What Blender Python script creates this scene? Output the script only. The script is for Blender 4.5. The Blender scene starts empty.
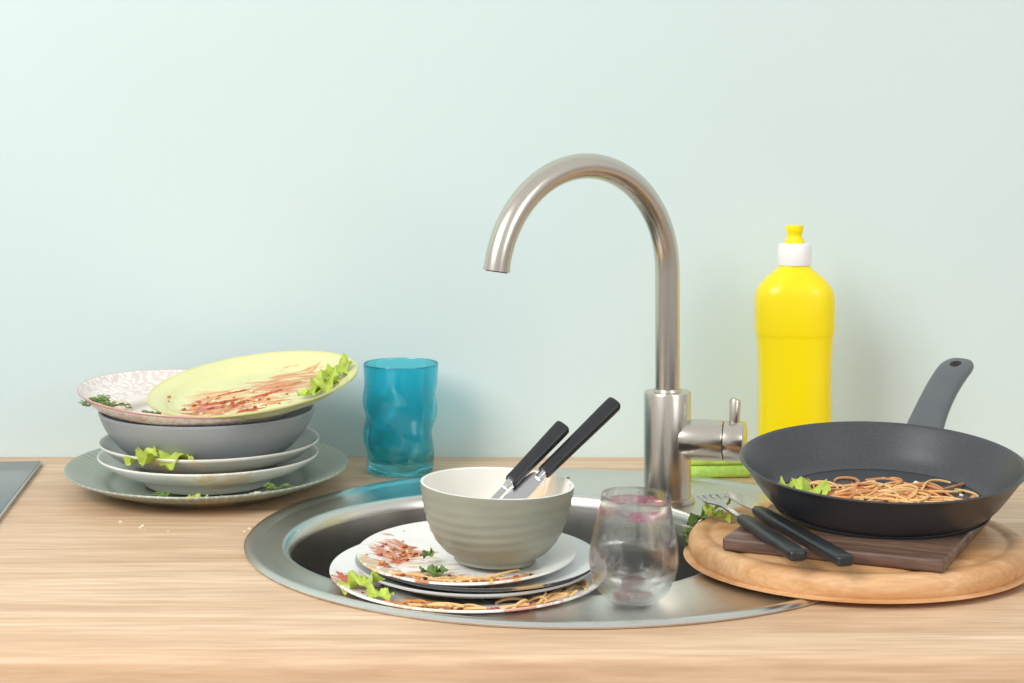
import bpy, bmesh, math, random
from mathutils import Vector, Matrix, Euler, noise as mnoise
R = random.Random(7)
T = 0.90   # counter top height
sc = bpy.context.scene
try:
    sc.view_settings.view_transform = 'Standard'
except Exception:
    pass

# ------------------------------------------------------------ materials
def lin(c):
    return tuple(((v/255)/12.92 if v/255 <= .04045 else ((v/255+.055)/1.055)**2.4) for v in c)

def newmat(name):
    m = bpy.data.materials.new(name); m.use_nodes = True
    nt = m.node_tree
    return m, nt, nt.nodes['Principled BSDF']

def vary(nt, b, col, amt=.06, scale=30, stretch=(1,1,1), bump=0.0, bscale=None):
    tc = nt.nodes.new('ShaderNodeTexCoord'); mp = nt.nodes.new('ShaderNodeMapping')
    mp.inputs['Scale'].default_value = stretch
    nt.links.new(tc.outputs['Object'], mp.inputs[0])
    n = nt.nodes.new('ShaderNodeTexNoise'); n.inputs['Scale'].default_value = scale; n.inputs['Detail'].default_value = 5
    nt.links.new(mp.outputs[0], n.inputs['Vector'])
    r = nt.nodes.new('ShaderNodeValToRGB')
    r.color_ramp.elements[0].position = .3; r.color_ramp.elements[1].position = .7
    r.color_ramp.elements[0].color = tuple(max(0, c*(1-amt)) for c in col)+(1,)
    r.color_ramp.elements[1].color = tuple(min(1, c*(1+amt)) for c in col)+(1,)
    nt.links.new(n.outputs[0], r.inputs[0]); nt.links.new(r.outputs[0], b.inputs['Base Color'])
    if bump:
        n2 = nt.nodes.new('ShaderNodeTexNoise'); n2.inputs['Scale'].default_value = bscale or scale
        nt.links.new(mp.outputs[0], n2.inputs['Vector'])
        bp = nt.nodes.new('ShaderNodeBump'); bp.inputs['Strength'].default_value = bump; bp.inputs['Distance'].default_value = .002
        nt.links.new(n2.outputs[0], bp.inputs['Height']); nt.links.new(bp.outputs[0], b.inputs['Normal'])
    return r

def simple(name, rgb, rough=.4, metal=0, amt=.05, scale=30, stretch=(1,1,1), bump=0, bscale=None, **kw):
    m, nt, b = newmat(name)
    b.inputs['Roughness'].default_value = rough; b.inputs['Metallic'].default_value = metal
    vary(nt, b, lin(rgb), amt, scale, stretch, bump, bscale)
    for k, v in kw.items():
        b.inputs[k.replace('_', ' ')].default_value = v
    return m

def stained(name, rgb, stains, rough=.25, rim=None, R0=.1, spokes=None, lace=None):
    """stains: (cx,cy,rad,rgb,scale,strength). rim: (rgb,r0)."""
    m, nt, b = newmat(name); N = nt.nodes; L = nt.links
    b.inputs['Roughness'].default_value = rough
    tc = N.new('ShaderNodeTexCoord'); mp = N.new('ShaderNodeMapping'); mp.inputs['Scale'].default_value = (1,1,0)
    L.new(tc.outputs['Object'], mp.inputs[0])
    cur = vary(nt, b, lin(rgb), .03, 20).outputs[0]
    def mixc(fac, col):
        nonlocal cur
        mx = N.new('ShaderNodeMix'); mx.data_type = 'RGBA'
        L.new(fac, mx.inputs[0]); L.new(cur, mx.inputs[6]); mx.inputs[7].default_value = lin(col)+(1,)
        cur = mx.outputs[2]
    ln = N.new('ShaderNodeVectorMath'); ln.operation = 'LENGTH'; L.new(mp.outputs[0], ln.inputs[0])
    def maprange(sock, a, bb, c=0, d=1):
        q = N.new('ShaderNodeMapRange'); q.inputs[1].default_value = a; q.inputs[2].default_value = bb
        q.inputs[3].default_value = c; q.inputs[4].default_value = d; L.new(sock, q.inputs[0]); return q.outputs[0]
    def math_(op, a, bq):
        q = N.new('ShaderNodeMath'); q.operation = op
        for i, s in enumerate((a, bq)):
            if isinstance(s, (int, float)): q.inputs[i].default_value = s
            else: L.new(s, q.inputs[i])
        return q.outputs[0]
    if lace:
        v = N.new('ShaderNodeTexVoronoi'); v.inputs['Scale'].default_value = 260
        L.new(mp.outputs[0], v.inputs['Vector'])
        f = math_('MULTIPLY', maprange(v.outputs[0], .4, .6), maprange(ln.outputs['Value'], lace[1], lace[1]+.004))
        mixc(math_('MULTIPLY', f, .4), lace[0])
    if spokes:
        sx = N.new('ShaderNodeSeparateXYZ'); L.new(mp.outputs[0], sx.inputs[0])
        at = math_('ARCTAN2', sx.outputs[1], sx.outputs[0])
        sn = math_('SINE', math_('MULTIPLY', at, spokes[2]), 0)
        f = math_('MULTIPLY', maprange(sn, .55, .8), maprange(ln.outputs['Value'], spokes[1], spokes[1]+.003))
        mixc(math_('MULTIPLY', f, .6), spokes[0])
    if rim:
        mixc(maprange(ln.outputs['Value'], rim[1], rim[1]+.0008), rim[0])
    for i, (cx, cy, rad, col, s, st) in enumerate(stains):
        d = N.new('ShaderNodeVectorMath'); d.operation = 'DISTANCE'; L.new(mp.outputs[0], d.inputs[0]); d.inputs[1].default_value = (cx, cy, 0)
        mask = maprange(d.outputs['Value'], rad, rad*.3, -.3, .06)
        n = N.new('ShaderNodeTexNoise'); n.inputs['Scale'].default_value = s; n.inputs['Detail'].default_value = 6
        n.inputs['Distortion'].default_value = .8; n.inputs['Roughness'].default_value = .6
        mp2 = N.new('ShaderNodeMapping'); mp2.inputs['Location'].default_value = (i*3.1, i*1.7, 0); mp2.inputs['Scale'].default_value = (.6, 1.7, 1)
        mp2.inputs['Rotation'].default_value = (0, 0, .35*((-1)**i))
        L.new(mp.outputs[0], mp2.inputs[0]); L.new(mp2.outputs[0], n.inputs['Vector'])
        v = math_('ADD', mask, n.outputs[0])
        mixc(math_('MULTIPLY', maprange(v, .49, .57), st), col)
    L.new(cur, b.inputs['Base Color'])
    return m

SAUCE = (210, 118, 64); SAUCE2 = (180, 66, 36); OIL = (228, 186, 122)

def brushed(name, rgb, rough, stretch=(1,1,.08), scale=120, rv=.015, amt=.02):
    m, nt, b = newmat(name); N = nt.nodes; L = nt.links
    b.inputs['Metallic'].default_value = 1
    vary(nt, b, lin(rgb), amt, scale, stretch)
    tc = N.new('ShaderNodeTexCoord'); mp = N.new('ShaderNodeMapping'); mp.inputs['Scale'].default_value = stretch
    L.new(tc.outputs['Object'], mp.inputs[0])
    n = N.new('ShaderNodeTexNoise'); n.inputs['Scale'].default_value = scale; L.new(mp.outputs[0], n.inputs['Vector'])
    q = N.new('ShaderNodeMapRange'); q.inputs[3].default_value = rough-rv; q.inputs[4].default_value = rough+rv
    L.new(n.outputs[0], q.inputs[0]); L.new(q.outputs[0], b.inputs['Roughness'])
    return m

def glassmat(name, rgb, rough=.02, clear=.25, ior=1.45):
    m, nt, b = newmat(name); N = nt.nodes; L = nt.links
    b.inputs['Transmission Weight'].default_value = 1; b.inputs['IOR'].default_value = ior
    b.inputs['Roughness'].default_value = rough
    vary(nt, b, lin(rgb), .02, 20)
    tr = N.new('ShaderNodeBsdfTransparent'); tr.inputs[0].default_value = lin(rgb)+(1,)
    mx = N.new('ShaderNodeMixShader'); mx.inputs[0].default_value = clear
    L.new(b.outputs[0], mx.inputs[1]); L.new(tr.outputs[0], mx.inputs[2])
    L.new(mx.outputs[0], N['Material Output'].inputs['Surface'])
    return m

def woodmat(name, dark, mid, light, stretch=(1.3, 16, 16), rough=.45, rot=0, line=.35):
    m, nt, b = newmat(name); N = nt.nodes; L = nt.links
    b.inputs['Roughness'].default_value = rough
    tc = N.new('ShaderNodeTexCoord'); mp = N.new('ShaderNodeMapping')
    mp.inputs['Rotation'].default_value = (0, 0, rot); mp.inputs['Scale'].default_value = stretch
    L.new(tc.outputs['Object'], mp.inputs[0])
    n = N.new('ShaderNodeTexNoise'); n.inputs['Scale'].default_value = 1.6; n.inputs['Detail'].default_value = 9
    n.inputs['Roughness'].default_value = .62; n.inputs['Distortion'].default_value = .5
    L.new(mp.outputs[0], n.inputs['Vector'])
    r = N.new('ShaderNodeValToRGB'); e = r.color_ramp.elements
    e[0].position = .3; e[0].color = lin(dark)+(1,); e[1].position = .7; e[1].color = lin(light)+(1,)
    x = e.new(.48); x.color = lin(mid)+(1,)
    L.new(n.outputs[0], r.inputs[0])
    mp2 = N.new('ShaderNodeMapping'); mp2.inputs['Scale'].default_value = (stretch[0]*8, stretch[1]*9, stretch[2]*9)
    mp2.inputs['Rotation'].default_value = (0, 0, rot)
    L.new(tc.outputs['Object'], mp2.inputs[0])
    n2 = N.new('ShaderNodeTexNoise'); n2.inputs['Scale'].default_value = 1.5; n2.inputs['Detail'].default_value = 4
    L.new(mp2.outputs[0], n2.inputs['Vector'])
    q = N.new('ShaderNodeMapRange'); q.inputs[1].default_value = .35; q.inputs[2].default_value = .6
    q.inputs[3].default_value = line; q.inputs[4].default_value = 0; L.new(n2.outputs[0], q.inputs[0])
    mx = N.new('ShaderNodeMix'); mx.data_type = 'RGBA'; mx.inputs[7].default_value = lin(dark)+(1,)
    L.new(q.outputs[0], mx.inputs[0]); L.new(r.outputs[0], mx.inputs[6]); L.new(mx.outputs[2], b.inputs['Base Color'])
    return m

M_wall = simple('wall_paint', (209, 225, 224), .85, amt=.012, scale=3, bump=.05, bscale=60)
M_counter = woodmat('oak_laminate', (188, 152, 117), (216, 182, 148), (233, 205, 174), line=.55)
M_board = woodmat('beech', (186, 134, 84), (212, 162, 112), (228, 186, 140), (4, 30, 30), .5, .3, .35)
M_dark = woodmat('walnut', (60, 44, 36), (106, 80, 68), (150, 120, 102), (5, 40, 40), .45, 0, .4)
M_sink = brushed('sink_steel', (218, 216, 210), .29, (3, 3, 3), 30, .02)
M_sink_shade = brushed('sink_steel_shaded', (186, 184, 180), .26, (3, 3, 3), 30, .02)  # same steel as the rim, shade of the recess put into its colour
M_faucet = brushed('brushed_nickel', (210, 202, 190), .25)
M_blade = brushed('cutlery_steel', (205, 205, 205), .2, (1, 1, 1), 40, .03)
M_black = simple('black_plastic', (36, 38, 40), .38)
M_pan = simple('pan_nonstick', (68, 70, 74), .36, amt=.12, scale=400)
M_panout = simple('pan_enamel', (56, 58, 62), .3)
M_panhandle = simple('pan_handle_grey', (92, 96, 100), .45)
M_yellow = simple('yellow_plastic', (255, 230, 6), .3, amt=.005, Subsurface_Weight=.12)
M_whitep = simple('white_plastic', (246, 246, 244), .35, amt=.01)
M_cyan = glassmat('turquoise_glass', (146, 236, 248), .0, .25, 1.48)
M_glass = glassmat('clear_glass', (252, 252, 252), .0, .6)
def winemat():
    m, nt, b = newmat('wine_residue'); N = nt.nodes; L = nt.links
    vary(nt, b, lin((190, 92, 130)), .1, 60); b.inputs['Roughness'].default_value = .3
    tc = N.new('ShaderNodeTexCoord'); n = N.new('ShaderNodeTexNoise'); n.inputs['Scale'].default_value = 70; n.inputs['Detail'].default_value = 4
    L.new(tc.outputs['Object'], n.inputs['Vector'])
    q = N.new('ShaderNodeMapRange'); q.inputs[1].default_value = .38; q.inputs[2].default_value = .62; q.inputs[3].default_value = .06; q.inputs[4].default_value = .55
    L.new(n.outputs[0], q.inputs[0]); L.new(q.outputs[0], b.inputs['Alpha']); return m
M_wine = winemat()
M_redwine = simple('red_wine', (110, 24, 48), .1)
M_sponge = simple('green_sponge', (188, 230, 110), .9, amt=.12, scale=200, bump=.5, bscale=300)
M_lettuce = simple('lettuce', (174, 192, 74), .45, amt=.3, scale=60, bump=.3, bscale=150, Subsurface_Weight=.05)
M_herb = simple('herb', (104, 130, 60), .55, amt=.3, scale=80)
M_spag = simple('spaghetti', (230, 190, 130), .35, amt=.12, scale=60)
M_spag2 = simple('spaghetti_sauced', (206, 144, 90), .3, amt=.25, scale=80)
M_sauce = simple('tomato_sauce', (186, 82, 44), .25, amt=.3, scale=120)
M_crumb = simple('breadcrumb', (240, 226, 196), .7, amt=.1)
M_hob = simple('hob_glass', (84, 92, 96), .12, amt=.05)
M_bowlout = simple('stoneware_sage', (148, 151, 137), .35, amt=.08, scale=25, stretch=(1,1,6))
M_bowlin = stained('bowl_glaze', (240, 238, 230), [(.03, .03, .05, OIL, 60, .6)])
M_greybowl = simple('stoneware_blue_grey', (156, 162, 166), .35, amt=.05)
M_lightgrey = simple('plate_grey', (196, 200, 198), .25)
M_cab = simple('cabinet_white', (232, 232, 228), .4, amt=.02)
M_floor = woodmat('floor_wood', (150, 120, 90), (180, 150, 115), (200, 170, 135), (1, 8, 8), .5)

# ------------------------------------------------------------ mesh tools
def link(ob, parent=None):
    sc.collection.objects.link(ob)
    if parent: ob.parent = parent
    return ob

def G(name, loc=(0,0,0), rot=(0,0,0)):
    e = bpy.data.objects.new(name, None); e.empty_display_size = .02
    e.location = (loc[0], loc[1], loc[2]+T); e.rotation_euler = tuple(math.radians(a) for a in rot)
    sc.collection.objects.link(e); return e

def mesh(name, verts, faces, mats, parent=None, smooth=True, sharp=40, mi=None):
    me = bpy.data.meshes.new(name); me.from_pydata(verts, [], faces)
    bm = bmesh.new(); bm.from_mesh(me)
    bmesh.ops.recalc_face_normals(bm, faces=bm.faces); bm.to_mesh(me); bm.free()
    if not isinstance(mats, (list, tuple)): mats = [mats]
    for m in mats: me.materials.append(m)
    if mi and len(mi) == len(me.polygons):
        me.polygons.foreach_set('material_index', mi)
    if smooth:
        me.polygons.foreach_set('use_smooth', [True]*len(me.polygons))
        if sharp: me.set_sharp_from_angle(angle=math.radians(sharp))
    return link(bpy.data.objects.new(name, me), parent)

def rings(name, rl, mats, parent=None, closed=False, cap0=True, cap1=True, sharp=40, mi=None):
    n = len(rl[0]); V = [p for r in rl for p in r]; F = []; MI = []
    m = len(rl)
    for i in range(m if closed else m-1):
        j = (i+1) % m
        for k in range(n):
            F.append((i*n+k, i*n+(k+1) % n, j*n+(k+1) % n, j*n+k)); MI.append(mi[i] if mi else 0)
    if not closed:
        if cap0: F.append(tuple(range(n))); MI.append(mi[0] if mi else 0)
        if cap1: F.append(tuple((m-1)*n+k for k in range(n))); MI.append(mi[-1] if mi else 0)
    return mesh(name, V, F, mats, parent, sharp=sharp, mi=MI)

def circ(r, z, n=96, cx=0, cy=0, fn=None):
    out = []
    for k in range(n):
        a = 2*math.pi*k/n; rr = r*(fn(a, z) if fn else 1)
        out.append((cx+rr*math.cos(a), cy+rr*math.sin(a), z))
    return out

def smoothprof(p, sub=4):
    out = []
    for i in range(len(p)-1):
        p0 = p[max(i-1, 0)]; p1 = p[i]; p2 = p[i+1]; p3 = p[min(i+2, len(p)-1)]
        for s in range(sub):
            t = s/sub
            out.append(tuple(.5*((2*p1[c])+(-p0[c]+p2[c])*t+(2*p0[c]-5*p1[c]+4*p2[c]-p3[c])*t*t+(-p0[c]+3*p1[c]-3*p2[c]+p3[c])*t**3) for c in range(len(p1))))
    out.append(p[-1]); return out

def lathe(name, prof, mats, parent=None, n=96, fn=None, mi=None, sharp=40):
    return rings(name, [circ(max(r, 1e-5), z, n, fn=fn) for r, z in prof], mats, parent, mi=mi, sharp=sharp)

def sweep_data(pts, rad, n=8, V=None, F=None):
    V = [] if V is None else V; F = [] if F is None else F
    pts = [Vector(p) for p in pts]; base = len(V)
    up = Vector((0, 0, 1)); t0 = (pts[1]-pts[0]).normalized()
    if abs(t0.dot(up)) > .95: up = Vector((0, 1, 0))
    nrm = (up - t0*up.dot(t0)).normalized()
    for i, p in enumerate(pts):
        t = (pts[min(i+1, len(pts)-1)]-pts[max(i-1, 0)]).normalized()
        nrm = (nrm - t*nrm.dot(t)).normalized(); b = t.cross(nrm)
        r = rad[i] if isinstance(rad, (list, tuple)) else rad
        for k in range(n):
            a = 2*math.pi*k/n; V.append(tuple(p+(nrm*math.cos(a)+b*math.sin(a))*r))
    for i in range(len(pts)-1):
        for k in range(n):
            F.append((base+i*n+k, base+i*n+(k+1) % n, base+(i+1)*n+(k+1) % n, base+(i+1)*n+k))
    F.append(tuple(base+k for k in range(n))); F.append(tuple(base+(len(pts)-1)*n+k for k in range(n)))
    return V, F

def sweep(name, pts, rad, mat, parent=None, n=24):
    V, F = sweep_data(pts, rad, n); return mesh(name, V, F, mat, parent, sharp=50)

def box(name, lo, hi, mat, parent=None, bev=.002, seg=3):
    bm = bmesh.new(); bmesh.ops.create_cube(bm, size=1)
    for v in bm.verts: v.co = Vector([(lo[i]+hi[i])/2+v.co[i]*(hi[i]-lo[i]) for i in range(3)])
    if bev: bmesh.ops.bevel(bm, geom=bm.edges[:], offset=bev, segments=seg, affect='EDGES', profile=.5)
    me = bpy.data.meshes.new(name); bm.to_mesh(me); bm.free(); me.materials.append(mat)
    me.polygons.foreach_set('use_smooth', [True]*len(me.polygons)); me.set_sharp_from_angle(angle=math.radians(35))
    return link(bpy.data.objects.new(name, me), parent)

def flat(name, loops, ext, bev, mat, parent=None):
    cu = bpy.data.curves.new(name, 'CURVE'); cu.dimensions = '2D'; cu.fill_mode = 'BOTH'
    cu.extrude = ext; cu.bevel_depth = bev; cu.bevel_resolution = 3
    for lp in loops:
        s = cu.splines.new('POLY'); s.points.add(len(lp)-1); s.use_cyclic_u = True
        for i, p in enumerate(lp): s.points[i].co = (p[0], p[1], 0, 1)
    tmp = bpy.data.objects.new('tmp', cu); sc.collection.objects.link(tmp)
    dg = bpy.context.evaluated_depsgraph_get(); dg.update()
    me = bpy.data.meshes.new_from_object(tmp.evaluated_get(dg)); me.name = name
    bpy.data.objects.remove(tmp); bpy.data.curves.remove(cu)
    me.materials.clear(); me.materials.append(mat)
    me.polygons.foreach_set('use_smooth', [True]*len(me.polygons)); me.set_sharp_from_angle(angle=math.radians(35))
    return link(bpy.data.objects.new(name, me), parent)

# ------------------------------------------------------------ food
def spaghetti(name, parent, zf, n, cx, cy, sx, sy, length, mat, rad=.0011, lift=.004, rmax=1, ang=None):
    V, F = [], []
    for i in range(n):
        x = cx+R.gauss(0, sx); y = cy+R.gauss(0, sy); h = (R.uniform(0, 6.28) if ang is None else ang+R.gauss(0, .35))
        k = R.uniform(-60, 60); pts = []; L = length*R.uniform(.5, 1.2); st = L/14; zl = R.uniform(0, lift)
        x -= math.cos(h)*L/2; y -= math.sin(h)*L/2
        for j in range(15):
            if math.hypot(x, y) > rmax: 
                if pts: break
                x *= rmax/math.hypot(x, y)*.98; y *= .98
            pts.append((x, y, zf(math.hypot(x, y))+rad+zl*math.sin(math.pi*j/14)))
            h += k*st; k += R.uniform(-25, 25); x += math.cos(h)*st; y += math.sin(h)*st
        if len(pts) > 3: sweep_data(pts, rad*R.uniform(.85, 1.1), 6, V, F)
    return mesh(name, V, F, mat, parent)

def chunks(name, parent, zf, n, cx, cy, sx, sy, size, mats, rmax=1):
    V, F, MI = [], [], []
    bm = bmesh.new(); bmesh.ops.create_icosphere(bm, subdivisions=2, radius=1)
    bv = [v.co.copy() for v in bm.verts]; bf = [tuple(v.index for v in f.verts) for f in bm.faces]; bm.free()
    for i in range(n):
        x = cx+R.gauss(0, sx); y = cy+R.gauss(0, sy)
        if math.hypot(x, y) > rmax: continue
        s = size*R.uniform(.35, 1.25); fl = R.uniform(.25, .6); a = R.uniform(0, 3.1); sq = R.uniform(.4, 1)
        z = zf(math.hypot(x, y)); o = len(V); sd = R.random()*50; m = R.randrange(len(mats))
        for v in bv:
            d = 1+.8*mnoise.noise(v*1.3+Vector((sd, sd, 0)))
            px = v.x*d*s; py = v.y*d*s*sq
            V.append((x+px*math.cos(a)-py*math.sin(a), y+px*math.sin(a)+py*math.cos(a), z+s*fl*.6+v.z*d*s*fl))
        F += [tuple(o+q for q in f) for f in bf]; MI += [m]*len(bf)
    return mesh(name, V, F, mats, parent, sharp=None, mi=MI)

def smear(name, parent, zf, cx, cy, lx, ly, ang, mat, seed, rmax=1, th=.0010):
    """low irregular puddle of sauce that follows the dish surface"""
    rr = random.Random(seed); n = 72; nr = 8; o = rr.random()*40
    V = []; F = []
    def pt(q, a):
        e = 1+.75*mnoise.noise(Vector((math.cos(a)*1.8+o, math.sin(a)*1.8, o)))+.5*mnoise.noise(Vector((math.cos(a)*5+o, math.sin(a)*5, 2*o)))
        x = lx*q*e*math.cos(a); y = ly*q*e*math.sin(a)
        X = cx+x*math.cos(ang)-y*math.sin(ang); Y = cy+x*math.sin(ang)+y*math.cos(ang)
        r = math.hypot(X, Y)
        if r > rmax: X *= rmax/r; Y *= rmax/r
        r = math.hypot(X, Y)
        b = .35+.65*abs(mnoise.noise(Vector((X*260, Y*260, o))))*2
        return (X, Y, zf(r)+th*b*(1-q**3)-.0001*q+.0002)
    V.append(pt(0, 0))
    for j in range(1, nr+1):
        for k in range(n): V.append(pt(j/nr, 2*math.pi*k/n))
    for k in range(n): F.append((0, 1+k, 1+(k+1) % n))
    for j in range(nr-1):
        for k in range(n):
            a = 1+j*n+k; b = 1+j*n+(k+1) % n; F.append((a, b, b+n, a+n))
    return mesh(name, V, F, mat, parent, sharp=None)

def leaf(name, parent, loc, size, seed, mat=None, lobes=5, sq=.7, rot=0, tilt=(0, 0), ruff=.22):
    nt_, nr = 144, 12; V = [(0, 0, 0)]; F = []; rr = random.Random(seed); ph = [rr.uniform(0, 6) for _ in range(5)]
    for j in range(1, nr+1):
        q = j/nr
        for k in range(nt_):
            a = 2*math.pi*k/nt_
            rad = size*q*(1+.12*math.sin(2*a+ph[4])+.08*math.sin(lobes*a+ph[0])*q+.035*math.sin(11*a+ph[1])*q*q+.02*math.sin(29*a)*q**3)
            z = size*(ruff*.8*q*q*math.sin(lobes*a+ph[2])+.09*q**3*math.sin(9*a+ph[3])+.05*q**4*math.sin(19*a+ph[1]+2*math.sin(3*a))+.22*q*q)
            V.append((rad*math.cos(a), rad*sq*math.sin(a), z))
    for k in range(nt_): F.append((0, 1+k, 1+(k+1) % nt_))
    for j in range(nr-1):
        for k in range(nt_):
            a = 1+j*nt_+k; b = 1+j*nt_+(k+1) % nt_; F.append((a, b, b+nt_, a+nt_))
    M = Matrix.Translation(loc) @ Euler((math.radians(tilt[0]), math.radians(tilt[1]), math.radians(rot))).to_matrix().to_4x4()
    V = [tuple(M @ Vector(v)) for v in V]
    return mesh(name, V, F, mat or M_lettuce, parent, sharp=None)

def dill(name, parent, loc, size, n=5, mat=None):
    V, F = [], []
    for i in range(n):
        a = R.uniform(0, 6.28); L = size*R.uniform(.6, 1.1); pts = []
        for j in range(7):
            t = j/6; pts.append(Vector((loc[0]+math.cos(a+.5*t)*L*t, loc[1]+math.sin(a+.5*t)*L*t, loc[2]+.001+size*.3*math.sin(t*2.6)*R.uniform(.7, 1))))
        sweep_data(pts, .0005, 5, V, F)
        for j in range(1, 7):
            for q in range(5):
                b = a+R.uniform(-1.4, 1.4); l = size*.26*R.uniform(.6, 1.2)
                e = pts[j]+Vector((math.cos(b)*l, math.sin(b)*l, R.uniform(-.1, .4)*l))
                sweep_data([pts[j], (pts[j]+e)/2+Vector((0, 0, l*.1)), e], [.0004, .0005, .0002], 4, V, F)
    return mesh(name, V, F, mat or M_herb, parent)

# ------------------------------------------------------------ dishes
def zfun(top):
    def f(r):
        for i in range(len(top)-1):
            if r <= top[i+1][0]:
                t = (r-top[i][0])/max(1e-6, top[i+1][0]-top[i][0]); return top[i][1]+t*(top[i+1][1]-top[i][1])
        return top[-1][1]
    return f

def plate(name, loc, rot, Rr, h, mat, well=.66, th=.003, und=None):
    g = G(name, loc, rot); w = Rr*well
    top = smoothprof([(0, th), (w*.6, th), (w*.95, th+.0004), (w*1.08, th+(h-th)*.32), (Rr*.86, th+(h-th)*.62), (Rr*.985, h)], 4)
    rim = [(Rr*.996, h+.0003), (Rr, h-.0006), (Rr*.997, h-.0016)]
    und_ = smoothprof([(Rr*.86, max(.001, th+(h-th)*.62-.0032)), (w*1.08, max(.0012, (h-th)*.32)), (w*.96, .0003), (w*.93, 0), (w*.88, 0), (w*.86, .0012), (0, .0012)], 3)
    prof = top+rim+und_
    mats = [mat, und or mat]; mi = [0]*(len(top)+1)+[1]*(len(prof)-len(top)-1)
    lathe('plate_body', prof, mats, g, mi=mi)
    return g, zfun(top)

# ------------------------------------------------------------ room
def plane_box(name, lo, hi, mat, bev=0): return box(name, lo, hi, mat, None, bev)
plane_box('wall_back', (-3, 0, 0), (3, .12, 2.7), M_wall)
plane_box('floor', (-3, -4, -.06), (3, .12, 0), M_floor)

SX, SY = .0445, -.326
def countertop():
    n = 128; rh = .236; x0, x1, y0, y1 = -1.5, 1.5, -.642, -.0005
    zt, zb = T, T-.038
    inner = [(SX+rh*math.cos(2*math.pi*k/n), SY+rh*math.sin(2*math.pi*k/n)) for k in range(n)]
    def ray(k):
        a = 2*math.pi*k/n; c, s = math.cos(a), math.sin(a); t = 1e9
        if c > 1e-9: t = min(t, (x1-SX)/c)
        if c < -1e-9: t = min(t, (x0-SX)/c)
        if s > 1e-9: t = min(t, (y1-SY)/s)
        if s < -1e-9: t = min(t, (y0-SY)/s)
        return (SX+c*t, SY+s*t)
    outer = [ray(k) for k in range(n)]
    for cx in (x0, x1):
        for cy in (y0, y1):
            k = min(range(n), key=lambda q: (outer[q][0]-cx)**2+(outer[q][1]-cy)**2); outer[k] = (cx, cy)
    bevv = .005
    def shrink(p, e): return (min(max(p[0], x0+e), x1-e), min(max(p[1], y0+e), y1))
    rl = [[(p[0], p[1], zb) for p in inner], [(p[0], p[1], zt) for p in inner],
          [(*shrink(p, bevv), zt) for p in outer], [(*shrink(p, bevv*.3), zt-bevv*.3) for p in outer], [(p[0], p[1], zt-bevv) for p in outer],
          [(p[0], p[1], zb) for p in outer]]
    rings('countertop', rl, M_counter, None, closed=True, sharp=60)
countertop()
cab = bpy.data.objects.new('base_cabinet', None); sc.collection.objects.link(cab)
box('side_panel_left', (-1.48, -.6, .1), (-1.46, -.01, T-.0385), M_cab, cab)
box('side_panel_right', (1.46, -.6, .1), (1.48, -.01, T-.0385), M_cab, cab)
box('bottom_panel', (-1.46, -.6, .1), (1.46, -.01, .12), M_cab, cab)
box('plinth', (-1.46, -.55, 0), (1.46, -.53, .1), M_cab, cab)
for i in range(5):
    x = -1.48+i*.592
    box('door_panel_%d' % (i+1), (x+.002, -.62, .105), (x+.59, -.6, T-.042), M_cab, cab)
    sweep('handle_%d' % (i+1), [(x+.54, -.62, .68), (x+.54, -.645, .69), (x+.54, -.645, .8), (x+.54, -.62, .81)], .005, M_faucet, cab, 12)

# ------------------------------------------------------------ sink
BX, BY = -.003, -.338
g = G('round_kitchen_sink')
n = 160
prof = [(SX, SY, .2545, .0004), (SX, SY, .2552, .0018), (SX, SY, .2535, .0035), (SX, SY, .250, .0042), (SX, SY, .246, .0036), (SX, SY, .2425, .0022),
        (SX, SY, .2405, .0016), (BX, BY, .184, .0016), (BX, BY, .179, .0022), (BX, BY, .175, .0018), (BX, BY, .172, -.0015), (BX, BY, .1705, -.008), (BX, BY, .169, -.03),
        (BX, BY, .167, -.07), (BX, BY, .163, -.105), (BX, BY, .154, -.128), (BX, BY, .137, -.142), (BX, BY, .11, -.148), (BX, BY, .06, -.151),
        (BX, BY, .045, -.152), (BX, BY, .043, -.155), (BX, BY, .0, -.158)]
rings('basin', [circ(max(r, 1e-4), z, n, cx, cy) for cx, cy, r, z in prof], [M_sink, M_sink_shade], g, cap0=False, sharp=60, mi=[0]*11+[1]*(len(prof)-11))
V = lathe('drain_strainer', smoothprof([(.0, -.151), (.02, -.1515), (.036, -.149), (.042, -.150), (.0425, -.153), (0, -.1535)], 3), M_faucet, g, 48)
V.location = (BX, BY, 0)

# ------------------------------------------------------------ faucet
FX, FY = .1335, -.2
g = G('kitchen_faucet', (FX, FY, .0018))
lathe('body', [(0, 0), (.0235, 0), (.0238, .0012), (.0232, .004), (.0203, .0045), (.0203, .0055), (.0203, .0925), (.0196, .0942), (.0125, .0948), (.0120, .0965), (0, .0965)], M_faucet, g, 64)
dx, dy = -.013-FX, -.315-FY; Lr = math.hypot(dx, dy); ux, uy = dx/Lr, dy/Lr; RA = Lr/2
zc = .1975
pts = [(0, 0, .093+i*(zc-.093)/8) for i in range(8)]
for i in range(41):
    a = math.pi*(i/40)*.955
    s = RA-RA*math.cos(a); pts.append((ux*s, uy*s, zc+RA*math.sin(a)))
last = Vector(pts[-1]); pr = (last-Vector(pts[-2])).normalized()
rad = [.0106]*len(pts)
sweep('spout', pts, rad, M_faucet, g, 40)
e1 = last-pr*.001; sweep('outlet_ring', [e1, last+pr*.0015], .0110, M_faucet, g, 40)
sweep('aerator', [last+pr*.001, last+pr*.0022], .009, M_black, g, 32)
ha = math.radians(-14); hx, hy = math.cos(ha), math.sin(ha)
hp = lambda s, z=.054: (hx*s, hy*s, z)
sweep('valve_housing', [hp(.012), hp(.048), hp(.0488)], [.0172, .0172, .0166], M_faucet, g, 48)
sweep('valve_cap', [hp(.049), hp(.0498), hp(.0655), hp(.0668)], [.0162, .0172, .0172, .016], M_faucet, g, 48)
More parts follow.
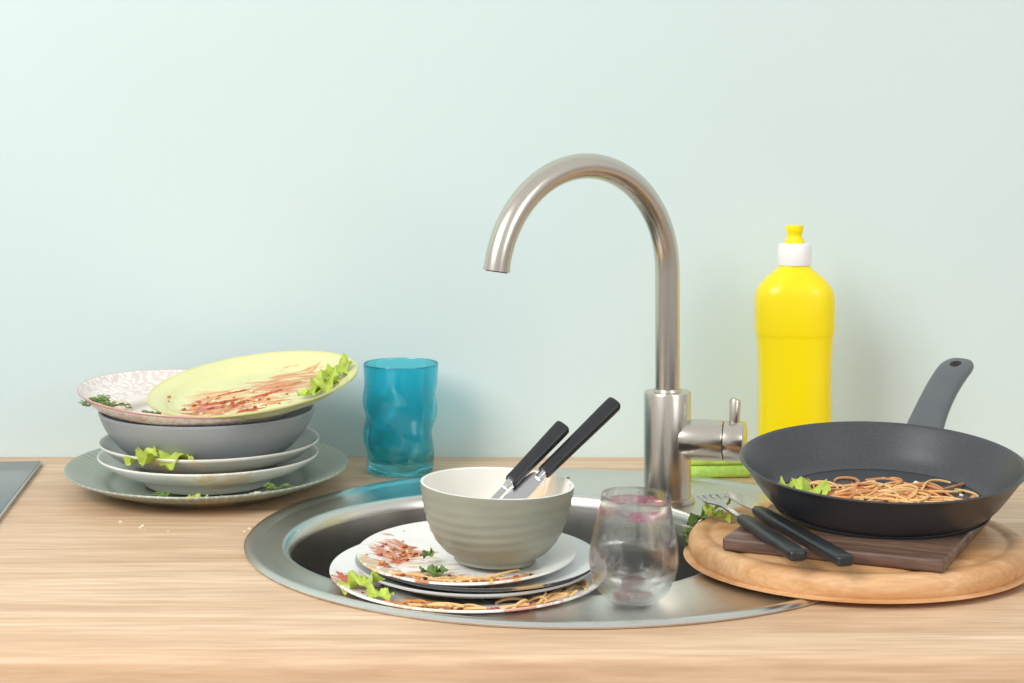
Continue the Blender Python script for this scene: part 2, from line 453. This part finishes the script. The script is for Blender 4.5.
sweep('lever', [hp(.0575, .066), hp(.0585, .0885), hp(.0588, .090)], [.0045, .005, .0042], M_faucet, g, 20)

# ------------------------------------------------------------ dish soap bottle
g = G('dish_soap_bottle', (.258, -.095, 0))
bp = [(.034, .021, 0), (.0355, .0225, .002), (.0355, .023, .01), (.0338, .0225, .04), (.0328, .022, .075), (.0332, .0225, .105), (.0345, .0232, .125), (.0350, .0235, .1300), (.0359, .0241, .1340), (.0363, .0245, .150), (.0360, .024, .1650), (.0335, .0228, .1735), (.027, .0195, .1815), (.0195, .0165, .188), (.0142, .0138, .1925), (.0128, .0125, .196)]
bp = smoothprof(bp, 4)
def sup(hx_, hy_, z, n=72, p=2.6):
    out = []
    for k in range(n):
        a = 2*math.pi*k/n; c, s = math.cos(a), math.sin(a)
        out.append((hx_*math.copysign(abs(c)**(2/p), c), hy_*math.copysign(abs(s)**(2/p), s), z))
    return out
rings('bottle_body', [sup(a, b, z) for a, b, z in bp], M_yellow, g)
lathe('cap', [(0, .1945), (.0148, .1945), (.0152, .196), (.0152, .2105), (.0142, .2135), (.009, .2145), (0, .2145)], M_whitep, g, 96, fn=lambda a, z: 1+.012*math.sin(a*32))
lathe('nozzle', smoothprof([(0, .214), (.0088, .214), (.0085, .217), (.0070, .219), (.0070, .223), (.0080, .2255), (.0080, .2295), (.0070, .2305), (0, .2305)], 2), M_yellow, g, 40)

# ------------------------------------------------------------ sponge
g = G('dish_sponge', (.182, -.080, 0), (0, 0, 4))
box('foam', (-.036, -.02, 0), (.036, .02, .012), M_sponge, g, .004)
box('scour_pad', (-.036, -.02, .0121), (.036, .02, .016), M_lettuce, g, .002)

# ------------------------------------------------------------ turquoise tumbler
g = G('turquoise_tumbler', (-.103, -.068, 0), (0, 0, 20))
def tf(a, z):
    w = math.sin(min(1, max(0, z/.088))*math.pi)
    return 1+.12*w*math.sin(3*a+z*70)*math.cos(z*95)+.03*w*math.sin(2*a-z*60)
def tf2(a, z):
    w = math.sin(min(1, max(0, z/.088))*math.pi)
    return 1+.085*w*math.sin(3*a+z*70+.15)*math.cos(z*95)+.02*w*math.sin(2*a-z*60)
op = smoothprof([(0, 0), (.024, 0), (.029, .001), (.0305, .004), (.0318, .02), (.032, .045), (.0328, .07), (.0338, .085), (.0348, .100)], 6)
ip = smoothprof([(.0334, .100), (.0318, .085), (.0304, .07), (.0290, .045), (.0286, .022), (.026, .0125), (.02, .0105), (0, .010)], 6)
rings('tumbler_glass', [circ(max(r, 1e-5), z, 96, fn=tf) for r, z in op+[(.0345, .1007), (.0338, .1007)]]+[circ(max(r, 1e-5), z, 96, fn=tf2) for r, z in ip], M_cyan, g)

# ------------------------------------------------------------ stemless wine glass
g = G('stemless_wine_glass', (.0837, -.517, .0022), (1.5, 2, 0))
go = smoothprof([(0, 0), (.014, 0), (.0185, .0015), (.026, .010), (.0305, .0225), (.0312, .032), (.029, .048), (.0262, .060), (.0243, .0740)], 5)
gi = smoothprof([(.0237, .0740), (.0256, .060), (.0284, .048), (.0305, .032), (.0298, .0226), (.0252, .0111), (.0177, .0035), (.010, .0025), (0, .0025)], 5)
lathe('glass_body', go+[(.0241, .0745), (.0239, .0745)]+gi, M_glass, g, 80)
rings('wine_stain', [circ(.02535-(z-.0617)*.12, z, 80, fn=None) for z in (.0615, .0630, .0650, .0665, .0685)], M_wine, g, cap0=False, cap1=False)
lathe('wine_dregs', [(0, .0027), (.0135, .0033), (.0140, .0036), (0, .0037)], M_redwine, g, 48, fn=lambda a, z: 1+.12*math.sin(2*a)+.06*math.sin(5*a))

# ------------------------------------------------------------ induction hob corner
g = G('induction_hob', (-.4435, -.040, 0), (0, 0, 5.0))
box('glass_top', (-.58, -.48, .0002), (0, 0, .0045), M_hob, g, .0012)
box('steel_trim', (.0, -.48, .0002), (.0016, 0, .0042), M_blade, g, .0004)

# ------------------------------------------------------------ left stack
X0, Y0 = -.271, -.139
mA = stained('platter_glaze', (152, 162, 148), [(.02, -.09, .05, OIL, 90, .6)], .3, spokes=((188, 195, 180), .098, 96))
g, zf = plate('serving_platter', (X0, Y0, .0020), (1.5, 0, 0), .1248, .020, mA, .68)
dill('dill', g, (-.02, -.100, .013), .012, 5)
dill('dill', g, (.072, -.085, .016), .014, 4)
chunks('crumbs', g, zf, 44, .03, -.100, .03, .007, .0032, [M_crumb, M_crumb, M_lettuce], .118)
leaf('lettuce_scrap', g, (.008, -.098, .012), .009, 5, sq=.6)
mB = stained('white_glaze', (240, 240, 234), [(.03, -.08, .05, OIL, 70, .4)])
g, zf = plate('soup_plate', (X0+.001, Y0, .0058), (0, 0, 0), .0975, .026, mB, .6)
mC = stained('grey_glaze', (172, 178, 170), [(-.02, -.08, .05, OIL, 70, .5)], rim=((226, 226, 218), .0955))
g, zf = plate('soup_plate', (X0+.002, Y0, .0170), (0, 0, 0), .0972, .027, mC, .6)
leaf('lettuce', g, (-.026, -.086, .026), .022, 11, sq=.65, rot=10, tilt=(22, 0), ruff=.3)
leaf('lettuce', g, (-.044, -.084, .025), .014, 12, sq=.6, rot=-20, tilt=(18, -10), ruff=.3)
chunks('crumbs', g, zf, 10, .04, -.085, .02, .004, .0022, [M_crumb, M_sauce], .093)
g = G('pasta_bowl', (X0, Y0, .0213), (0, 0, 0))
bo = smoothprof([(.0, .0), (.045, 0), (.049, .001), (.062, .008), (.078, .020), (.0895, .035), (.0955, .049)], 5)
bi = smoothprof([(.0925, .049), (.0865, .036), (.075, .0225), (.059, .0115), (.045, .006), (0, .0055)], 5)
lathe('bowl_body', bo+[(.0952, .0502), (.0936, .0502)]+bi, M_greybowl, g)
mD = stained('decorated_glaze', (243, 238, 232), [(-.05, -.02, .06, OIL, 60, .8), (-.03, -.06, .05, SAUCE, 80, .7)], lace=((205, 165, 160), .062), rim=((205, 160, 156), .0985))
g, zf = plate('decorated_plate', (-.2860, -.142, .0595), (2, 4, 0), .1000, .0265, mD, .55)
dill('dill', g, (-.062, -.045, .016), .023, 8)
dill('dill', g, (-.030, -.064, .014), .014, 5)
chunks('food_bits', g, zf, 24, -.045, -.03, .02, .025, .0022, [M_sauce, M_crumb, M_herb], .09)
mE = stained('lime_yellow_glaze', (222, 221, 164), [(-.01, -.005, .100, OIL, 30, .75), (-.012, -.008, .095, SAUCE, 45, .85), (-.035, -.035, .060, SAUCE2, 60, .8), (.030, .03, .07, SAUCE, 50, .8)], .25, rim=((212, 212, 142), .0905))
g, zf = plate('yellow_plate', (-.2275, -.1465, .0812), (7.5, -6.5, 0), .0935, .015, mE, .74)
for i, (a, b, lx, ly, an) in enumerate([(-.03, -.035, .014, .005, .4), (-.012, -.022, .010, .003, .8), (-.045, -.040, .008, .003, 0), (.012, .0, .014, .003, .5), (.03, .022, .012, .002, .3), (-.03, -.012, .016, .003, .2), (-.05, -.02, .008, .003, .6), (.0, -.045, .012, .004, .1), (.02, -.03, .010, .003, .4), (-.02, .015, .014, .002, .3)]):
    smear('sauce_smear', g, zf, a, b, lx, ly, an, M_sauce if i % 2 else M_spag2, 70+i, .085)
chunks('sauce_bits', g, zf, 60, -.02, -.02, .030, .020, .0018, [M_sauce, M_sauce, M_crumb, M_spag2], .08)
leaf('lettuce', g, (.064, -.012, .008), .018, 21, sq=.7, rot=70, tilt=(5, -10), ruff=.3)
leaf('lettuce', g, (.076, .008, .012), .016, 22, sq=.7, rot=60, tilt=(0, -20), ruff=.3)
leaf('lettuce', g, (.052, -.028, .006), .011, 23, sq=.6, rot=30)

# ------------------------------------------------------------ sink stack
g = G('tall_ceramic_bowl', (-.033, -.425, -.1490))
bo = smoothprof([(0, 0), (.036, 0), (.039, .002), (.046, .03), (.051, .08), (.054, .1445)], 5)
bi = smoothprof([(.0515, .1445), (.0485, .08), (.0435, .031), (.034, .006), (0, .005)], 5)
lathe('bowl_body', bo+bi, M_lightgrey, g)
PX, PY = -.033, -.450
m1 = stained('white_glaze_b', (244, 243, 238), [(-.03, -.085, .06, OIL, 70, .8), (.05, -.085, .05, SAUCE, 60, .7), (-.085, -.03, .045, SAUCE, 60, .9)])
g, zf = plate('dinner_plate', (PX+.001, PY-.002, -.0025), (2.2, .6, 0), .1010, .0115, m1, .55)
spaghetti('spaghetti', g, zf, 16, -.018, -.090, .030, .003, .035, M_spag, .0010, .003, .0965, 0.0)
spaghetti('spaghetti', g, zf, 20, .065, -.066, .012, .010, .034, M_spag, .0010, .005, .0985, .8)
spaghetti('spaghetti', g, zf, 6, .088, -.030, .004, .014, .030, M_spag, .0010, .005, .0985, 1.4)
spaghetti('spaghetti', g, zf, 10, -.04, -.084, .012, .004, .02, M_spag2, .0010, .003, .0965)
leaf('lettuce', g, (-.074, -.046, .012), .017, 31, sq=.6, rot=-35, tilt=(15, -12), ruff=.3)
leaf('lettuce', g, (-.060, -.068, .011), .011, 32, sq=.55, rot=-25, tilt=(15, 0))
smear('sauce_smear', g, zf, -.088, -.020, .014, .005, 1.9, M_sauce, 91, .097)
smear('sauce_smear', g, zf, -.050, -.076, .010, .004, -.5, M_spag2, 92, .097)
smear('sauce_smear', g, zf, .045, -.082, .014, .004, .5, M_spag2, 93, .097)
smear('sauce_smear', g, zf, .0, -.091, .016, .002, .0, M_sauce, 94, .097)
chunks('sauce_bits', g, zf, 26, -.080, -.04, .010, .02, .0022, [M_sauce, M_sauce, M_crumb], .098)
chunks('sauce_bits', g, zf, 16, .02, -.089, .03, .004, .0020, [M_sauce, M_crumb], .098)
g, zf = plate('side_plate', (PX+.006, PY+.001, .0028), (1.8, .8, 0), .0880, .0118, M_lightgrey, .66)
m3 = stained('white_glaze_c', (226, 228, 228), [(.03, -.07, .04, OIL, 60, .6)], rim=((60, 62, 66), .0862))
g, zf = plate('side_plate', (PX+.009, PY-.001, .0070), (1.8, 1.2, 0), .0872, .0118, m3, .66)
m4 = stained('white_glaze_d', (245, 243, 238), [(-.045, -.03, .075, OIL, 45, .9), (-.052, .01, .05, SAUCE, 50, .9), (-.02, -.06, .06, SAUCE, 60, .9), (.03, -.06, .05, OIL, 60, .9)])
g, zf = plate('dinner_plate', (PX, PY-.002, .0114), (2.8, -.2, 0), .0800, .011, m4, .7)
leaf('lettuce', g, (-.024, -.038, .006), .009, 41, mat=M_herb, sq=.7, rot=10)
leaf('herb_leaf', g, (-.028, -.012, .010), .008, 42, mat=M_herb, sq=.5, rot=70)
dill('dill', g, (-.018, -.046, .005), .009, 4)
for i, (a, b, lx, ly, an) in enumerate([(-.05, .0, .010, .004, 1.2), (-.035, -.045, .016, .005, -.5), (0, -.062, .018, .004, .1), (.03, -.062, .014, .004, .4), (-.058, -.022, .008, .004, 1.5), (-.045, .025, .008, .003, .9)]):
    smear('sauce_smear', g, zf, a, b, lx, ly, an, M_spag2 if i % 2 else M_sauce, 80+i, .076)
chunks('food_bits', g, zf, 44, -.02, -.054, .030, .008, .0022, [M_sauce, M_sauce, M_crumb, M_spag2, M_black], .076)
chunks('food_bits', g, zf, 30, -.05, .0, .012, .02, .0022, [M_sauce, M_crumb, M_spag2], .076)
spaghetti('spaghetti', g, zf, 20, -.01, -.058, .03, .006, .03, M_spag, .0009, .002, .078)
# small bowl with cutlery
g = G('cereal_bowl', (-.0125, -.459, .0168), (0, 2, 0))
def bf(a, z): return 1+.007*math.sin(z*900+2.2*math.sin(2*a+.6)+1.2*math.sin(3*a))*min(1, max(0, (z-.006)/.01))*min(1, max(0, (.052-z)/.006))
bo = smoothprof([(0, .001), (.026, .001), (.0265, 0), (.0295, 0), (.0302, .003), (.038, .008), (.0465, .019), (.0525, .035), (.0560, .0545)], 9)
bi = smoothprof([(.0535, .0545), (.050, .036), (.044, .021), (.035, .011), (.022, .0062), (0, .006)], 6)
prof = bo+[(.0558, .0554), (.0545, .0558), (.0537, .0553)]+bi
lathe('bowl_body', prof, [M_bowlout, M_bowlin], g, 128, mi=[0]*(len(bo))+[1]*(len(prof)-len(bo)), sharp=50)
ob = g.children[0]
me = ob.data
nb = len(bo)*128
for i, v in enumerate(me.vertices):
    if i < nb:
        a = math.atan2(v.co.y, v.co.x); f = bf(a, v.co.z); v.co.x *= f; v.co.y *= f
me.update()
chunks('sauce_bits', g, lambda r: .054, 7, .053, .012, .0012, .010, .0014, [M_sauce, M_spag2])

def sec(x, hy_, hz, z0=0, n=32, p=3.5):
    out = []
    for k in range(n):
        a = 2*math.pi*k/n; c, s = math.cos(a), math.sin(a)
        out.append((x, hy_*math.copysign(abs(c)**(2/p), c), z0+hz*math.copysign(abs(s)**(2/p), s)))
    return out
def cutlery(name, joint, end, kind, Lh, Lb, roll=0, w=.0055):
    j = Vector(joint); e = Vector(end); d = (e-j).normalized()
    g = G(name, joint)
    q = d.to_track_quat('X', 'Z'); g.rotation_mode = 'QUATERNION'
    g.rotation_quaternion = q @ Euler((math.radians(roll), 0, 0)).to_quaternion()
    hp_ = [(0, .0038, .0026), (.002, .005, .0034), (Lh*.15, w*.9, .0038), (Lh*.6, w, .0042), (Lh*.93, w*1.08, .0044), (Lh*.985, w*1.0, .004), (Lh, w*.7, .003)]
    hp_ = smoothprof(hp_, 3)
    rings('handle', [sec(*p) for p in hp_], M_black, g, sharp=50)
    sweep('bolster', [(-.006, 0, 0), (-.001, 0, 0), (.0005, 0, 0)], [.0022, .0032, .0034], M_blade, g, 20)
    if kind == 'knife':
        lo = [(-.003, .003), (-Lb*.12, .0065), (-Lb*.5, .0078), (-Lb*.8, .0072), (-Lb*.95, .004), (-Lb, -.001), (-Lb*.9, -.0045), (-Lb*.4, -.0052), (-.003, -.0035)]
        flat('blade', [smoothprof([(a, b) for a, b in lo], 3)], .0003, .0003, M_blade, g)
    else:
        lo = [(-.003, .0018), (-Lb*.5, .002), (-Lb*.6, .004), (-Lb*.68, .0085), (-Lb*.75, .0092)]
        for t in range(4):
            yy = .0080-t*.00533
            lo += [(-Lb*.76, yy+.0012), (-Lb*.985, yy+.0008), (-Lb, yy), (-Lb*.985, yy-.0008), (-Lb*.76, yy-.0012)]
        lo += [(-Lb*.75, -.0092), (-Lb*.68, -.0085), (-Lb*.6, -.004), (-Lb*.5, -.002), (-.003, -.0018)]
        flat('fork_head', [lo], .0005, .0003, M_blade, g)
    return g
cutlery('table_knife', (.0225, -.450, .0770), (.078, -.406, .1215), 'knife', .084, .052, 35)
cutlery('dinner_fork', (-.0015, -.460, .0725), (.0385, -.429, .108), 'fork', .062, .050, 35)

# ------------------------------------------------------------ boards
g = G('round_cutting_board', (.2600, -.404, .0042))
Rb = .1265
lathe('board', smoothprof([(0, 0), (Rb-.006, 0), (Rb-.0015, .002), (Rb, .007), (Rb-.0005, .0125), (Rb-.004, .0172), (Rb-.009, .018)], 4)+[(Rb-.013, .0178), (Rb-.015, .0165), (Rb-.018, .0165), (Rb-.020, .0178), (Rb-.03, .018), (0, .018)], M_board, g, 128)
g = G('serving_board', (.2598, -.415, .0224), (0, 0, -24.2))
box('board', (-.0805, -.082, 0), (.0805, .082, .0095), M_dark, g, .002)

# ------------------------------------------------------------ frying pan
g = G('frying_pan', (.283, -.382, .0393), (5.2, 0, 0))
H = .034; RP = .1080
po = smoothprof([(0, 0), (.076, 0), (.080, .0010), (.088, .007), (.097, .019), (.1045, .0300), (RP, H)], 5)
pi_ = smoothprof([(RP-.0032, H+.0004), (.1015, .0300), (.094, .0195), (.086, .0085), (.080, .0042), (.072, .0032), (0, .0032)], 5)
lathe('pan_body', po+[(RP+.0006, H+.0008), (RP-.001, H+.0016)]+pi_, [M_panout, M_pan], g, 128, mi=[0]*(len(po)+1)+[1]*(len(pi_)+2))
top = [(r, z) for r, z in reversed(pi_)]
zf = zfun(top)
az = math.radians(62)
hg = bpy.data.objects.new('handle_mount', None); sc.collection.objects.link(hg); hg.parent = g
hg.location = (math.cos(az)*.1065, math.sin(az)*.1065, .0265)
hg.rotation_euler = Euler((0, math.radians(-33), az), 'XYZ')
outl = smoothprof([(0, .0150, .0055), (.006, .0152, .006), (.03, .0138, .006), (.06, .0134, .0058), (.09, .0138, .0055), (.104, .0138, .005), (.114, .0120, .0045), (.120, .0085, .004), (.1225, .003, .0025)], 6)
secs = [[(p[0], p[1], p[2]) for p in sec(x, hy_, hz, -2.4*x*x, 40, 3.2)] for x, hy_, hz in outl]
ho = rings('handle', secs, M_panhandle, hg, sharp=50)
cutV = [[(.104+.0075*math.cos(a), .0046*math.sin(a), z) for a in [2*math.pi*k/32 for k in range(32)]] for z in (-.06, .02)]
cut = rings('cutter', cutV, M_panhandle, hg)
md = ho.modifiers.new('b', 'BOOLEAN'); md.object = cut; md.operation = 'DIFFERENCE'; md.solver = 'EXACT'
dg = bpy.context.evaluated_depsgraph_get(); dg.update()
nm = bpy.data.meshes.new_from_object(ho.evaluated_get(dg))
ho.modifiers.clear(); ho.data = nm; nm.set_sharp_from_angle(angle=math.radians(45))
bpy.data.objects.remove(cut)
leaf('lettuce', g, (-.060, .004, .006), .019, 51, sq=.75, rot=20, ruff=.3, tilt=(15, 0))
leaf('lettuce', g, (-.068, .014, .008), .012, 52, sq=.7, rot=90, ruff=.3)
for i, (a, b, lx, ly, an) in enumerate([(.0, .012, .036, .012, .1), (.03, .004, .028, .014, -.2), (-.02, .0, .026, .012, .3), (.052, -.006, .015, .009, 0), (-.01, .030, .020, .008, .2), (.03, .026, .020, .008, -.1)]):
    smear('sauce_smear', g, zf, a, b, lx, ly, an, M_sauce if i in (1, 4) else M_spag2, 95+i, .078)
spaghetti('spaghetti', g, zf, 36, .008, .008, .026, .016, .055, M_spag2, .0010, .003, .080, 0.0)
spaghetti('spaghetti', g, zf, 34, .014, .006, .030, .017, .055, M_spag, .0010, .0035, .080, 0.1)
chunks('sauce_bits', g, zf, 100, .010, .008, .036, .018, .0022, [M_sauce, M_spag2, M_spag2, M_crumb], .078)

# cutlery on boards
cutlery('table_knife', (.187, -.392, .0372), (.229, -.538, .0350), 'knife', .153, .06, 0, .0062)
cutlery('dinner_fork', (.172, -.420, .0372), (.199, -.528, .0355), 'fork', .110, .078, 0, .0062)
# wilted arugula beside the board
g = G('arugula_leaves', (.146, -.356, .004))
leaf('leaf_1', g, (.0, .0, .018), .012, 61, mat=M_herb, sq=.4, rot=40, tilt=(10, -20), ruff=.35)
leaf('leaf_2', g, (.013, -.010, .022), .012, 62, mat=M_lettuce, sq=.45, rot=-30, tilt=(-10, 10), ruff=.35)
leaf('leaf_3', g, (-.010, -.020, .003), .011, 63, mat=M_herb, sq=.35, rot=80, ruff=.3)
leaf('leaf_4', g, (.016, .014, .024), .012, 64, mat=M_lettuce, sq=.35, rot=15, tilt=(0, -15), ruff=.3)
dill('stems', g, (0, -.004, .006), .020, 6)
g = G('bread_crumbs')
zr = lambda r: 0
chunks('crumbs_a', g, zr, 5, -.30, -.285, .020, .012, .0017, [M_crumb])
chunks('crumbs_b', g, zr, 4, -.215, -.29, .012, .008, .0020, [M_crumb])

# ------------------------------------------------------------ light
w = bpy.data.worlds.new('world'); sc.world = w; w.use_nodes = True
nt = w.node_tree; bg = nt.nodes['Background']
tc = nt.nodes.new('ShaderNodeTexCoord'); sx = nt.nodes.new('ShaderNodeSeparateXYZ')
nt.links.new(tc.outputs['Generated'], sx.inputs[0])
r = nt.nodes.new('ShaderNodeValToRGB'); e = r.color_ramp.elements
e[0].position = .0; e[0].color = (.36, .35, .34, 1); e[1].position = 1; e[1].color = (1, 1, 1, 1)
x = e.new(.42); x.color = (.5, .5, .5, 1); x = e.new(.6); x.color = (.96, .97, .97, 1)
mr = nt.nodes.new('ShaderNodeMapRange'); mr.inputs[1].default_value = -1; nt.links.new(sx.outputs[2], mr.inputs[0])
nt.links.new(mr.outputs[0], r.inputs[0]); nt.links.new(r.outputs[0], bg.inputs[0]); bg.inputs[1].default_value = .76

def area(name, loc, target, size, sy, power, col=(1, 1, 1)):
    l = bpy.data.lights.new(name, 'AREA'); l.shape = 'RECTANGLE'; l.size = size; l.size_y = sy; l.energy = power; l.color = col
    o = bpy.data.objects.new(name, l); o.location = loc
    o.rotation_euler = (Vector(target)-Vector(loc)).to_track_quat('-Z', 'Y').to_euler(); sc.collection.objects.link(o)
area('softbox_key', (-1.4, -1.9, 2.45), (0, -.2, .95), 1.2, 1.0, 49, (1, .985, .96))  # broad soft area light from upper front left, the key light
area('softbox_fill', (1.7, -2.2, 2.0), (0, -.2, 1.0), 1.0, 1.2, 12, (.98, .99, 1))

# ------------------------------------------------------------ camera
cam = bpy.data.cameras.new('camera'); co = bpy.data.objects.new('camera', cam); sc.collection.objects.link(co)
co.location = (0, -1.876, T+.3712); co.rotation_euler = (math.radians(90), 0, 0)
ZK, ZX, ZY = 1.0, 512, 341.5
cam.sensor_width = 36; cam.lens = ZK*1951/1024*36; cam.shift_y = -ZK*(ZY-71)/1024; cam.shift_x = ZK*(ZX-512)/1024
cam.clip_start = .01
sc.camera = co
